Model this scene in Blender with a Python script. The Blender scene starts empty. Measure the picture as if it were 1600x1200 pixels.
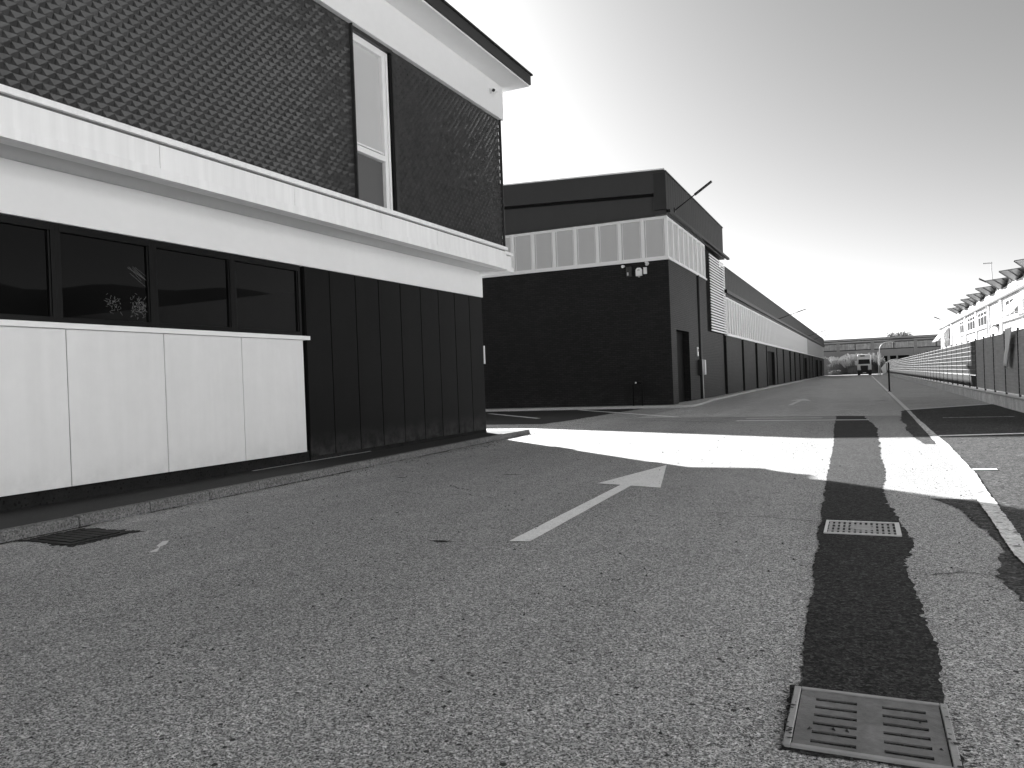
import bpy, math, random
from mathutils import Vector, Matrix
R = math.radians
random.seed(7)
SC = bpy.context.scene
COL = SC.collection

# ------------------------------------------------------------------ camera, sky, sun, exposure
CAMZ = 1.5
yaw, pitch, roll = math.atan(575/1200) - 0.0175, -math.atan(4/1200), R(2.2)
f0 = Vector((-math.sin(yaw)*math.cos(pitch), math.cos(yaw)*math.cos(pitch), math.sin(pitch)))
r0 = Vector((math.cos(yaw), math.sin(yaw), 0))
u0 = r0.cross(f0)
rr = math.cos(roll)*r0 - math.sin(roll)*u0
uu = rr.cross(f0)
cam = bpy.data.cameras.new('camera')
cam.sensor_width = 36; cam.lens = 27; cam.clip_start = 0.05; cam.clip_end = 4000
co = bpy.data.objects.new('camera', cam); COL.objects.link(co)
co.matrix_world = Matrix(((rr.x, uu.x, -f0.x, 0), (rr.y, uu.y, -f0.y, 0), (rr.z, uu.z, -f0.z, CAMZ), (0, 0, 0, 1)))
SC.camera = co

SUN_EL = R(24.5)
sdir = Vector((-0.723*math.cos(SUN_EL), 0.691*math.cos(SUN_EL), math.sin(SUN_EL))).normalized()
sun = bpy.data.lights.new('sun', 'SUN'); sun.energy = 5.0; sun.angle = R(0.5); sun.color = (1, 1, 1)
so = bpy.data.objects.new('sun', sun); COL.objects.link(so)
so.rotation_euler = sdir.to_track_quat('Z', 'Y').to_euler(); so.location = (-60, 60, 60)

W = bpy.data.worlds.new('World'); SC.world = W; W.use_nodes = True
nt = W.node_tree; nt.nodes.clear()
sky = nt.nodes.new('ShaderNodeTexSky'); sky.sky_type = 'NISHITA'; sky.sun_disc = False
sky.sun_elevation = SUN_EL; sky.sun_rotation = math.atan2(sdir.x, sdir.y)
sky.air_density = 0.7; sky.dust_density = 0.7; sky.ozone_density = 1.0
sp = nt.nodes.new('ShaderNodeSeparateColor'); nt.links.new(sky.outputs[0], sp.inputs[0])
# black and white film behind a red filter: one grey value from the sky channels
m1 = nt.nodes.new('ShaderNodeMath'); m1.operation = 'MULTIPLY'; m1.inputs[1].default_value = 0.85
m3 = nt.nodes.new('ShaderNodeMath'); m3.operation = 'MULTIPLY_ADD'; m3.inputs[1].default_value = 0.15
m2 = nt.nodes.new('ShaderNodeMath'); m2.operation = 'MULTIPLY_ADD'; m2.inputs[1].default_value = 0.0
nt.links.new(sp.outputs[0], m1.inputs[0]); nt.links.new(sp.outputs[1], m3.inputs[0]); nt.links.new(m1.outputs[0], m3.inputs[2])
nt.links.new(sp.outputs[2], m2.inputs[0]); nt.links.new(m3.outputs[0], m2.inputs[2])
bg = nt.nodes.new('ShaderNodeBackground'); bg.inputs[1].default_value = 0.058
wo = nt.nodes.new('ShaderNodeOutputWorld')
nt.links.new(m2.outputs[0], bg.inputs[0]); nt.links.new(bg.outputs[0], wo.inputs[0])
SC.view_settings.view_transform = 'Standard'; SC.view_settings.look = 'None'
SC.view_settings.exposure = 1.9; SC.view_settings.gamma = 1.0; SC.view_settings.use_curve_mapping = False

# ------------------------------------------------------------------ helpers
def mat(name, base, rough=0.7, var=(), grain=None, pits=None, bump=None, spec=0.5, metal=0.0, streak=None, brick=None, dust=None):
    """procedural grey material. var: (scale, amount, detail) noises; grain: (scale, amount) random cells;
    pits: (scale, size, factor) dark specks; bump: (scale, distance); streak: (sx, sy, sz, amount)"""
    m = bpy.data.materials.new(name); m.use_nodes = True
    t = m.node_tree; b = t.nodes['Principled BSDF']
    b.inputs['Roughness'].default_value = rough; b.inputs['Specular IOR Level'].default_value = spec
    b.inputs['Metallic'].default_value = metal
    tc = t.nodes.new('ShaderNodeTexCoord'); P = tc.outputs['Object']
    def math_(op, a, b_, c=None):
        n = t.nodes.new('ShaderNodeMath'); n.operation = op
        for i, x in enumerate((a, b_, c)):
            if x is None: continue
            if isinstance(x, (int, float)): n.inputs[i].default_value = x
            else: t.links.new(x, n.inputs[i])
        return n.outputs[0]
    def mapped(s):
        n = t.nodes.new('ShaderNodeMapping'); n.inputs['Scale'].default_value = s; t.links.new(P, n.inputs[0]); return n.outputs[0]
    val = base
    def noise(sc, det, vec=None, rg=0.6):
        n = t.nodes.new('ShaderNodeTexNoise'); n.inputs['Scale'].default_value = sc; n.inputs['Detail'].default_value = det
        n.inputs['Roughness'].default_value = rg
        t.links.new(vec or P, n.inputs['Vector']); return n.outputs['Fac']
    for sc, am, det in var:
        f = math_('MULTIPLY_ADD', noise(sc, det), 2*am, 1-am)
        val = math_('MULTIPLY', val, f)
    if dust:     # pale dust or dirt lying along one side: (axis, from, to, amount, noise scale)
        sx = t.nodes.new('ShaderNodeSeparateXYZ'); t.links.new(P, sx.inputs[0])
        mr = t.nodes.new('ShaderNodeMapRange'); mr.interpolation_type = 'SMOOTHSTEP'; mr.inputs['From Min'].default_value = dust[1]; mr.inputs['From Max'].default_value = dust[2]
        t.links.new(sx.outputs['XYZ'.index(dust[0])], mr.inputs['Value'])
        nz = t.nodes.new('ShaderNodeMapRange'); nz.inputs['From Min'].default_value = 0.35; nz.inputs['From Max'].default_value = 0.7
        t.links.new(noise(dust[4], 6, rg=0.7), nz.inputs['Value'])
        val = math_('ADD', val, math_('MULTIPLY', math_('MULTIPLY', mr.outputs[0], nz.outputs[0]), dust[3]))
    if streak:
        f = math_('MULTIPLY_ADD', noise(1.0, 4, mapped(streak[:3])), 2*streak[3], 1-streak[3])
        val = math_('MULTIPLY', val, f)
    if grain:
        for sc, am in grain:
            v = t.nodes.new('ShaderNodeTexVoronoi'); v.inputs['Scale'].default_value = sc; t.links.new(P, v.inputs['Vector'])
            s = t.nodes.new('ShaderNodeSeparateColor'); t.links.new(v.outputs['Color'], s.inputs[0])
            val = math_('MULTIPLY', val, math_('MULTIPLY_ADD', s.outputs[0], 2*am, 1-am))
    if pits:
        v = t.nodes.new('ShaderNodeTexVoronoi'); v.inputs['Scale'].default_value = pits[0]; t.links.new(P, v.inputs['Vector'])
        s = t.nodes.new('ShaderNodeSeparateColor'); t.links.new(v.outputs['Color'], s.inputs[0])
        near = math_('LESS_THAN', v.outputs['Distance'], math_('MULTIPLY', s.outputs[1], pits[1]))
        val = math_('MULTIPLY', val, math_('MULTIPLY_ADD', near, pits[2]-1, 1.0))
    if brick:
        bw, bh, mo, dep = brick
        sx = t.nodes.new('ShaderNodeSeparateXYZ'); t.links.new(P, sx.inputs[0])
        cx = t.nodes.new('ShaderNodeCombineXYZ'); t.links.new(math_('ADD', sx.outputs[0], sx.outputs[1]), cx.inputs[0]); t.links.new(sx.outputs[2], cx.inputs[1])
        bt = t.nodes.new('ShaderNodeTexBrick'); t.links.new(cx.outputs[0], bt.inputs['Vector'])
        bt.inputs['Scale'].default_value = 1; bt.inputs['Brick Width'].default_value = bw; bt.inputs['Row Height'].default_value = bh
        bt.inputs['Mortar Size'].default_value = mo; bt.inputs['Mortar Smooth'].default_value = 0.2
        bt.inputs['Color1'].default_value = (1.25,)*3+(1,); bt.inputs['Color2'].default_value = (0.75,)*3+(1,); bt.inputs['Mortar'].default_value = (0.45,)*3+(1,)
        s = t.nodes.new('ShaderNodeSeparateColor'); t.links.new(bt.outputs['Color'], s.inputs[0])
        val = math_('MULTIPLY', val, s.outputs[0])
        bp = t.nodes.new('ShaderNodeBump'); bp.invert = True; bp.inputs['Distance'].default_value = dep; t.links.new(bt.outputs['Fac'], bp.inputs['Height'])
        t.links.new(bp.outputs[0], b.inputs['Normal'])
    if bump:
        bp = t.nodes.new('ShaderNodeBump'); bp.inputs['Distance'].default_value = bump[1]; bp.inputs['Strength'].default_value = 1.0
        t.links.new(noise(bump[0], 5, rg=0.7), bp.inputs['Height']); t.links.new(bp.outputs[0], b.inputs['Normal'])
    if isinstance(val, (int, float)):
        b.inputs['Base Color'].default_value = (val, val, val, 1)
    else:
        cc = t.nodes.new('ShaderNodeCombineColor')
        for i in range(3): t.links.new(val, cc.inputs[i])
        t.links.new(cc.outputs[0], b.inputs['Base Color'])
    return m

M = dict(
    asphalt=mat('asphalt', 0.325, 0.85, var=[(0.35, 0.17, 4), (2.6, 0.15, 5), (17, 0.2, 5), (48, 0.42, 4)], streak=(0.9, 0.07, 1, 0.30), grain=[(150, 0.95), (70, 0.4)], pits=(10, 0.15, 0.08), bump=(120, 0.006), dust=('X', -6.8, -8.3, 0.14, 2.2), spec=0.4),
    asphalt_far=mat('pale_asphalt', 0.52, 0.85, var=[(0.35, 0.16, 4), (2.6, 0.14, 5), (17, 0.22, 5)], streak=(0.9, 0.07, 1, 0.30), grain=[(150, 0.85), (62, 0.38)], pits=(10, 0.14, 0.1), bump=(120, 0.006), spec=0.4),  # paler asphalt for the far stretch of road
    patch=mat('patch_asphalt', 0.025, 0.85, var=[(1.2, 0.4, 5), (7, 0.35, 5), (24, 0.5, 5)], grain=[(110, 0.95), (48, 0.85)], bump=(110, 0.006), spec=0.2),
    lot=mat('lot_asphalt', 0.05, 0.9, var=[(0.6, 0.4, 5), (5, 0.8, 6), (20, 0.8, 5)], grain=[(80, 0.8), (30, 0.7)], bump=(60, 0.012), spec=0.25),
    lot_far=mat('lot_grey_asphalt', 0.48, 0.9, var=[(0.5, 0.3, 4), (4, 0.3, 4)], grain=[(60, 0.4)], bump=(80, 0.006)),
    lot_black=mat('lot_black_asphalt', 0.018, 0.85, var=[(0.8, 0.3, 4), (9, 0.25, 4)], grain=[(80, 0.4)]),
    earth=mat('earth', 0.09, 0.9, var=[(0.05, 0.3, 4), (1, 0.3, 4)]),
    sidewalk=mat('sidewalk_asphalt', 0.018, 0.85, var=[(1.2, 0.35, 4), (20, 0.2, 3)], streak=(6, 0.6, 6, 0.3), grain=[(90, 0.35)], bump=(120, 0.004)),
    concrete_pale=mat('pale_concrete', 0.5, 0.85, var=[(1, 0.25, 4), (12, 0.2, 4)], grain=[(80, 0.2)]),
    kerb=mat('kerb_stone', 0.15, 0.85, var=[(1.3, 0.4, 4), (25, 0.6, 5)], grain=[(60, 0.45)], pits=(40, 0.35, 0.3), bump=(50, 0.012)),
    paint=mat('road_paint', 0.9, 0.7, var=[(3, 0.12, 4), (22, 0.18, 5)], grain=[(90, 0.15)], pits=(26, 0.22, 0.55)),
    paint_worn=mat('worn_road_paint', 0.62, 0.8, var=[(2.5, 0.25, 4), (14, 0.45, 5)], grain=[(60, 0.3)], pits=(12, 0.5, 0.3)),
    white_wall=mat('white_plaster', 0.82, 0.7, var=[(0.7, 0.05, 4), (6, 0.03, 4)], bump=(70, 0.001)),
    white_panel=mat('white_panel', 0.74, 0.45, var=[(0.8, 0.06, 4), (5, 0.04, 5)], streak=(5, 5, 0.4, 0.07), dust=('Z', 0.75, 0.3, -0.12, 3.0)),
    white_metal=mat('white_metal', 0.85, 0.4, var=[(2, 0.04, 3)]),
    white_band=mat('white_concrete_band', 0.88, 0.65, var=[(0.9, 0.06, 4)], streak=(9, 9, 0.4, 0.13)),
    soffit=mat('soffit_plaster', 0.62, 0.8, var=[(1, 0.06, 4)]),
    groove=mat('dark_groove', 0.12, 0.9),
    joint=mat('panel_joint', 0.14, 0.9),
    black_panel=mat('black_panel', 0.006, 0.6, var=[(0.9, 0.35, 4), (10, 0.15, 4)], streak=(4, 4, 0.5, 0.25), dust=('Z', 0.75, 0.15, 0.05, 3.5), spec=0.12),
    plinth=mat('plinth_stone', 0.016, 0.85, var=[(3, 0.7, 5), (20, 0.5, 5)], pits=(22, 0.4, 0.3), bump=(30, 0.01), spec=0.15),
    black_frame=mat('black_frame', 0.003, 0.4, spec=0.15),
    black_glass=mat('black_glass', 0.0012, 0.02, var=[(3, 0.4, 4)], spec=0.24),
    grey_glass=mat('grey_glass', 0.55, 0.25, var=[(0.6, 0.06, 3)]),
    grey_glass_dark=mat('dark_grey_glass', 0.10, 0.4, var=[(0.6, 0.1, 3)]),
    tile=mat('black_relief_tile', 0.04, 0.24, var=[(5, 0.5, 4), (0.4, 0.2, 3)], spec=0.3),
    fascia=mat('dark_fascia', 0.032, 0.6, var=[(0.5, 0.12, 4)], streak=(2, 2, 0.15, 0.12)),
    fascia_ridge=mat('dark_metal_fascia', 0.032, 0.6, var=[(0.4, 0.25, 4)], streak=(3, 3, 0.12, 0.3), spec=0.25),
    brick=mat('black_brick', 0.018, 0.6, var=[(0.5, 0.3, 4), (5, 0.2, 3)], brick=(0.28, 0.095, 0.016, 0.012), dust=('Z', 1.2, 0.1, 0.012, 1.5), spec=0.2),
    black=mat('black_void', 0.004, 0.8, spec=0.2),
    dark_metal=mat('dark_metal', 0.02, 0.45, var=[(5, 0.2, 3)], spec=0.5),
    frost=mat('frosted_panel', 0.52, 0.4, var=[(0.8, 0.05, 3)], streak=(2, 2, 0.4, 0.05)),
    pale_frame=mat('pale_frame', 0.86, 0.5, var=[(2, 0.05, 3)]),
    screen=mat('fence_screen', 0.5, 0.9, var=[(1.2, 0.2, 4)], streak=(1, 1, 14, 0.3), spec=0.03),
    screen_far=mat('fence_screen_lower', 0.06, 0.9, var=[(1.2, 0.2, 4)], streak=(1, 1, 14, 0.3), spec=0.03),
    slat=mat('fence_slat', 0.05, 0.9, var=[(1.5, 0.35, 4)], spec=0.03),
    wire=mat('galvanised_wire', 0.32, 0.6, var=[(2, 0.15, 3)]),
    fence_post=mat('fence_post', 0.04, 0.5),
    wall_concrete=mat('stained_concrete', 0.75, 0.85, var=[(0.9, 0.3, 5), (4, 0.35, 5)], streak=(1.5, 1.5, 0.5, 0.35), grain=[(50, 0.2)], bump=(30, 0.01)),
    cloth=mat('white_cloth', 0.92, 0.8, var=[(4, 0.1, 3)]),
    render_white=mat('white_render', 0.82, 0.7, var=[(0.6, 0.12, 5), (5, 0.1, 4)]),
    grime=mat('grimy_render', 0.6, 0.8, var=[(1.5, 0.3, 5), (7, 0.3, 5)], pits=(3, 0.35, 0.4)),
    pane=mat('dim_pane', 0.03, 0.5, var=[(1.5, 0.7, 4)], spec=0.03),
    solar=mat('solar_back', 0.10, 0.5, var=[(1.5, 0.3, 4)]),
    far_wall=mat('far_render', 0.34, 0.8, var=[(0.15, 0.12, 4), (1, 0.1, 4)]),
    far_dark=mat('far_gutter', 0.05, 0.8),
    far_pane=mat('far_pane', 0.42, 0.3, var=[(1.2, 0.75, 4)], streak=(2.2, 0.1, 0.15, 0.7)),
    foliage=mat('foliage', 0.07, 0.7, var=[(0.8, 0.4, 4)]),
    foliage_light=mat('light_foliage', 0.17, 0.7, var=[(0.8, 0.4, 4)]),
    reed=mat('reed_blade', 0.16, 0.6, var=[(0.7, 0.5, 4)]),
    reed_tip=mat('reed_plume', 0.5, 0.8, var=[(1, 0.3, 4)]),
    bark=mat('bark', 0.08, 0.9, var=[(5, 0.3, 4)]),
    truck_white=mat('truck_paint', 0.92, 0.3),
    truck_black=mat('truck_plastic', 0.01, 0.5),
    truck_glass=mat('truck_glass', 0.004, 0.03),
    rubber=mat('rubber', 0.015, 0.8),
    lamp_glass=mat('headlight_glass', 0.8, 0.15),
    iron=mat('cast_iron', 0.14, 0.6, var=[(4, 0.9, 5), (25, 0.5, 4)], bump=(60, 0.004), spec=0.5),
    iron_edge=mat('iron_frame', 0.3, 0.5, var=[(6, 0.4, 4)], bump=(60, 0.003)),
    iron_dark=mat('dark_iron', 0.010, 0.6, var=[(9, 0.9, 5)], spec=0.2, bump=(40, 0.006)),
    plastic_white=mat('white_plastic', 0.85, 0.35),
    plastic_dark=mat('dark_plastic', 0.02, 0.35),
    lens=mat('black_lens', 0.003, 0.1),
    steel=mat('pale_steel', 0.55, 0.4),
    pebble=mat('pebble', 0.03, 0.9, var=[(1, 0.6, 2)]),
    hill=mat('hill_scrub', 0.02, 0.9, var=[(0.05, 0.4, 5)]),
    scrap=mat('paper_scrap', 0.8, 0.8),
)

def wloc(o):
    v = Vector((0, 0, 0))
    while o is not None:
        v += o.location; o = o.parent
    return v

class MB:
    def __init__(s): s.v = []; s.f = []
    def add(s, vs, fs):
        n = len(s.v); s.v += [tuple(p) for p in vs]; s.f += [tuple(i+n for i in f) for f in fs]; return s
    def box(s, x0, x1, y0, y1, z0, z1):
        return s.add([(x0,y0,z0),(x1,y0,z0),(x1,y1,z0),(x0,y1,z0),(x0,y0,z1),(x1,y0,z1),(x1,y1,z1),(x0,y1,z1)],
                     [(0,3,2,1),(4,5,6,7),(0,1,5,4),(1,2,6,5),(2,3,7,6),(3,0,4,7)])
    def hexa(s, p):   # eight corners: bottom loop ccw then top loop
        return s.add(p, [(0,3,2,1),(4,5,6,7),(0,1,5,4),(1,2,6,5),(2,3,7,6),(3,0,4,7)])
    def prism(s, poly, axis, a, b):   # extrude a 2-D polygon along an axis
        def P(u, v, w): return {'x': (w,u,v), 'y': (u,w,v), 'z': (u,v,w)}[axis]
        n = len(poly)
        return s.add([P(u,v,a) for u,v in poly]+[P(u,v,b) for u,v in poly],
                     [tuple(range(n))[::-1], tuple(range(n,2*n))]+[(i,(i+1)%n,n+(i+1)%n,n+i) for i in range(n)])
    def sheet(s, poly, z):
        return s.add([(x,y,z) for x,y in poly], [tuple(range(len(poly)))])
    def tube(s, p0, p1, r0, r1=None, n=10):
        r1 = r0 if r1 is None else r1
        p0, p1 = Vector(p0), Vector(p1); d = (p1-p0).normalized()
        a = d.orthogonal().normalized(); b = d.cross(a)
        vs = [p0+r0*(math.cos(t)*a+math.sin(t)*b) for t in [2*math.pi*i/n for i in range(n)]]
        vs += [p1+r1*(math.cos(t)*a+math.sin(t)*b) for t in [2*math.pi*i/n for i in range(n)]]
        return s.add(vs, [tuple(range(n))[::-1], tuple(range(n,2*n))]+[(i,(i+1)%n,n+(i+1)%n,n+i) for i in range(n)])
    def sphere(s, c, r, n=10, m=6, sz=1.0):
        vs = []; fs = []
        for j in range(m+1):
            ph = math.pi*j/m
            for i in range(n):
                th = 2*math.pi*i/n
                vs.append((c[0]+r*math.sin(ph)*math.cos(th), c[1]+r*math.sin(ph)*math.sin(th), c[2]+r*sz*math.cos(ph)))
        for j in range(m):
            for i in range(n):
                fs.append((j*n+i, (j+1)*n+i, (j+1)*n+(i+1)%n, j*n+(i+1)%n))
        return s.add(vs, fs)
    def build(s, name, m, parent=None, local=False, bevel=0, smooth=False):
        o_ = Vector((0,0,0)) if (local or parent is None) else wloc(parent)
        me = bpy.data.meshes.new(name)
        me.from_pydata([tuple(Vector(p)-o_) for p in s.v], [], s.f); me.update()
        if smooth:
            for p in me.polygons: p.use_smooth = True
        me.materials.append(M[m] if isinstance(m, str) else m)
        o = bpy.data.objects.new(name, me); COL.objects.link(o)
        if parent is not None: o.parent = parent
        if bevel:
            b = o.modifiers.new('bevel', 'BEVEL'); b.width = bevel; b.segments = 2; b.limit_method = 'ANGLE'
        return o

def tag(o, label, cat, group=None):
    o['label'] = label; o['category'] = cat
    if group: o['group'] = group
    return o
def thing(name, loc, label, cat, group=None, rz=0.0):
    o = bpy.data.objects.new(name, None); COL.objects.link(o); o.empty_display_size = 0.2
    o.location = loc; o.rotation_euler = (0, 0, rz)
    return tag(o, label, cat, group)
def struct(o): o['kind'] = 'structure'; return o
def stuff(o): o['kind'] = 'stuff'; return o
def inst(src, parent, loc=(0,0,0), name=None):
    o = src.copy(); COL.objects.link(o); o.parent = parent; o.location = loc
    if name: o.name = name
    return o
def copy_tree(src, parent=None):
    c = src.copy(); COL.objects.link(c); c.parent = parent
    for ch in list(src.children): copy_tree(ch, c)
    return c
def ragged(pts, step=0.03, amp=0.03, seed=1):
    """polyline with broken-up edges: three octaves of sideways noise plus small nicks"""
    rnd = random.Random(seed); out = []; tab = [[rnd.gauss(0,1) for _ in range(4096)] for _ in range(3)]; d = 0.0
    def val(k, f):
        u = d*f; i = int(u); w = u-i; w = w*w*(3-2*w); return tab[k][i % 4096]*(1-w)+tab[k][(i+1) % 4096]*w
    for (x0,y0),(x1,y1) in zip(pts[:-1], pts[1:]):
        L = math.hypot(x1-x0, y1-y0); n = max(1, int(L/step)); nx, ny = -(y1-y0)/L, (x1-x0)/L
        for i in range(n):
            a = amp*(.55*val(0, 1.6)+.4*val(1, 6)+.35*val(2, 22))+(amp*1.3 if rnd.random() < 0.03 else 0); t = i/n
            out.append((x0+(x1-x0)*t+nx*a, y0+(y1-y0)*t+ny*a)); d += L/n
    out.append(pts[-1]); return out

def strip(pts, w, seed, z=0.006):
    """thin wandering band (a crack) as a row of quads"""
    mb = MB(); q = ragged(pts, .03, .03, seed); rnd = random.Random(seed); vs = []
    for i,(x,y) in enumerate(q):
        a, b = q[max(0,i-1)], q[min(len(q)-1,i+1)]; dx, dy = b[0]-a[0], b[1]-a[1]; l = math.hypot(dx,dy) or 1
        h = w*rnd.uniform(.4,1.2)*(.3 if i in (0,len(q)-1) else 1); vs += [(x-dy/l*h,y+dx/l*h,z),(x+dy/l*h,y-dx/l*h,z)]
    return mb.add(vs, [(2*i,2*i+1,2*i+3,2*i+2) for i in range(len(q)-1)])

# ------------------------------------------------------------------ ground and paving
g = MB(); g.sheet([(-1500,-1500),(1500,-1500),(1500,1500),(-1500,1500)], -0.03)
struct(g.build('ground', 'earth'))
struct(MB().sheet([(-45,-12),(1.22,-12),(1.22,212),(-45,212)], 0.0).build('road', 'asphalt'))
lx = ragged([(1.22,-12),(1.22,29.6)], 0.1, 0.02, 3)
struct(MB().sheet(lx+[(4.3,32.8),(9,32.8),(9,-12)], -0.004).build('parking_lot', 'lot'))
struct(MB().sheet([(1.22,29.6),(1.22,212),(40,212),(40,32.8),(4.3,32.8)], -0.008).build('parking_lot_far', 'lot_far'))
struct(MB().sheet(ragged([(-7.55,27.2),(-4.2,26.95),(-0.9,26.62),(-0.86,26.6),(0.0,26.35),(1.2,26.3)], .05, .06, 61)+[(1.2,212),(-7.7,212)], 0.003).build('road_far', 'asphalt_far'))
# trench reinstatement: dark asphalt strip along the drains
L = [(-0.33,3.82),(-0.36,4.53),(-0.36,5.02),(-0.40,6.37),(-0.44,8.69),(-0.51,11.1),(-0.57,15.8),(-0.72,21),(-0.83,26.6)]
Rr = [(0.27,3.82),(0.29,4.44),(0.28,4.91),(0.26,5.64),(0.26,6.55),(0.33,7.3),(0.23,8.8),(0.19,10.2),(0.23,12.6),(0.23,15.8),(0.27,20.8),(-0.03,26.3)]
struct(MB().sheet(ragged(L, .02, .014, 5)[::-1]+ragged(Rr, .02, .022, 6), 0.004).build('asphalt_patch', 'patch'))
tar = ragged([(0.66,9.8),(0.84,9.0),(0.92,8.1),(0.98,7.3),(0.90,6.8),(0.80,6.3),(0.86,5.7),(1.0,5.3)], .02, .025, 8)
struct(MB().sheet(tar+[(1.24,5.3),(1.24,9.8)], 0.004).build('tarred_verge', 'lot'))
tar2 = ragged([(1.0,16.6),(0.92,19),(0.86,20.5),(0.95,22),(0.9,24),(1.0,26),(1.1,29)], .03, .02, 9)
struct(MB().sheet(tar2[::-1]+[(1.24,16.6),(1.24,29)], 0.004).build('tarred_verge', 'lot'))
struct(MB().sheet(ragged([(-10.0,24.3),(-9.7,27),(-9.6,31),(-9.3,35)], .2, .04, 4)+[(-40,35),(-40,24.3)], 0.004).build('dark_paving', 'lot_black'))
for pts, w in (([(-7.1,25.4),(-5.6,25.0),(-3.9,24.0)], .07), ([(-6.5,27.6),(-5.2,27.2),(-4.2,27.4)], .06), ([(-2.2,38.4),(-1.2,37.6),(0.3,37.9),(0.9,38.6)], .10), ([(-5.6,9.9),(-5.0,9.4)], .02)):
    struct(strip(pts, w*.6, 11).build('road_crack', 'patch'))
# dark strip painted as shade at the kerb foot, old stains and hairline cracks on the near asphalt
def kx(y): return -8.21-0.0225*y
gl = ragged([(kx(y)+.05, y) for y in (-6,0,4,8,12,16,20)], .03, .035, 41)
struct(MB().sheet(gl+[(kx(20)-.02,20),(kx(-6)-.02,-6)], 0.004).build('kerb_shade', 'patch'))
for k,(x,y,w,h) in enumerate([(-3.72,6.35,.13,.03),(-6.9,10.6,.12,.025),(-5.2,11.2,.16,.03)]):
    ring = [(x+w*math.cos(a)*(1+.35*math.sin(3*a+k)+.2*math.sin(7*a)), y+h*math.sin(a)*(1+.35*math.cos(4*a+k))) for a in [2*math.pi*i/22 for i in range(22)]]
    struct(MB().sheet(ring, 0.004).build('road_stain', 'patch'))
for k,pts in enumerate([[(-6.2,9.3),(-5.5,9.0),(-4.9,9.15),(-4.2,8.8)],[(-1.3,8.2),(-0.9,8.25),(-0.5,8.1)],[(0.35,6.2),(0.6,6.35),(0.85,6.3)]]):
    struct(strip(pts, .007, 50+k).build('road_crack', 'patch'))
# pavement beside the office and its kerb
def kx(y): return -8.21-0.0225*y
sw = MB(); ys = [-8+i*0.5 for i in range(56)]; ys = [y for y in ys if y < 19.6]+[19.6]
sw.add([p for y in ys for p in ((-11.2,y,.115),(kx(y)-.11,y,.115))], [(2*i,2*i+1,2*i+3,2*i+2) for i in range(len(ys)-1)])
sw.add([(-11.2,19.6,.115),(kx(19.6)-.1,19.6,.115),(kx(19.6)-.1,19.6,-.02),(-11.2,19.6,-.02)], [(0,1,2,3)])
struct(sw.build('sidewalk', 'sidewalk'))
kb = MB(); rnd = random.Random(3); y = -8.0
while y < 20.0:
    l = 0.985; e = rnd.uniform(-.008, .008); h = .128+rnd.uniform(-.006, .006)
    x0 = kx(y+.5)+e
    kb.hexa([(x0-.13,y+.015,-.02),(x0+.012,y+.015,-.02),(x0+.012,y+l,-.02),(x0-.13,y+l,-.02),(x0-.13,y+.015,h),(x0-.012,y+.015,h),(x0-.012,y+l,h),(x0-.13,y+l,h)])
    y += 1.0
struct(kb.build('kerb', 'kerb', bevel=.012))
# pale pavement round the warehouse
pv = MB(); pv.prism([(-45,35.35),(-7.6,35.35),(-7.25,35.5),(-7.15,36.0),(-7.25,38.3),(-7.6,44),(-7.75,60),(-7.72,196),(-45,196)], 'z', -.02, .11)
struct(pv.build('sidewalk', 'concrete_pale', bevel=.02))

# ------------------------------------------------------------------ road markings
def mark(name, poly, label, cat, z=.008, m='paint', group=None):
    return tag(MB().sheet(poly, z).build(name, m), label, cat, group)
mark('road_arrow', [(-3.07,6.49),(-2.87,6.54),(-2.955,10.25),(-2.51,10.11),(-3.04,12.72),(-3.49,10.40),(-3.12,10.30)], 'large white arrow pointing straight ahead on the shaded asphalt in front', 'road arrow', group=None)
mark('road_arrow', [(-3.05,35.3),(-2.85,35.3),(-2.80,40.3),(-2.35,40.0),(-2.86,43.2),(-3.4,40.6),(-3.0,40.5)], 'small distant white arrow on the road beyond the stop lines', 'road arrow', m='scrap')
el = ragged([(1.02,4.0),(1.03,7.4),(1.08,9.5),(1.15,12.1),(1.21,16.5),(1.23,19),(1.25,24),(1.27,29)], .02, .006, 21)
er = ragged([(1.15,4.0),(1.16,7.4),(1.24,9.6),(1.34,12.3),(1.40,16.6),(1.38,19),(1.36,24),(1.38,29)], .02, .008, 22)
mark('edge_line', el+er[::-1], 'long worn white line along the right edge of the road', 'road line', m='paint_worn', z=.012)
mark('edge_line', [(1.27,29.2),(1.40,29.2),(1.42,62),(1.45,150),(1.22,150),(1.26,62)], 'thin faded continuation of the white edge line, running to the lorry', 'road line', m='paint', z=.012)
mark('bay_line', [(1.42,29.55),(1.42,29.95),(4.2,33.0),(4.2,32.6)], 'oblique white line closing the dark parking area by the low wall', 'road line', m='scrap')
mark('bay_line', ragged([(2.0,24.75),(3.74,24.9)], .05, .03, 31)+[(3.74,25.02),(2.0,24.9)], 'broken faint white line across the middle of the dark parking area', 'road line', m='paint_worn')
mark('bay_line', [(1.40,18.35),(4.2,19.3),(4.2,19.5),(1.40,18.6)], 'white line on the dark parking ground beside the sunlit band', 'road line')
mark('bay_line', [(1.36,12.5),(1.66,12.55),(1.66,12.68),(1.36,12.64)], 'short white tick joining the edge line within the sunlit band', 'road line')
mark('stop_line', [(-3.65,24.48),(0.1,24.2),(0.1,24.45),(-3.65,24.78)], 'white line across the road nearest the sunlit band', 'road line', m='scrap')
mark('stop_line', [(-3.5,25.75),(-1.2,25.5),(-1.2,25.68),(-3.5,25.93)], 'shorter white line across the road just past the first', 'road line', m='scrap')
mark('bay_line', [(-16.4,32.8),(-16.2,32.95),(-11.6,27.95),(-11.75,27.8)], 'white bay line on black paving, close to the office corner', 'road line', m='scrap')
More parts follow.
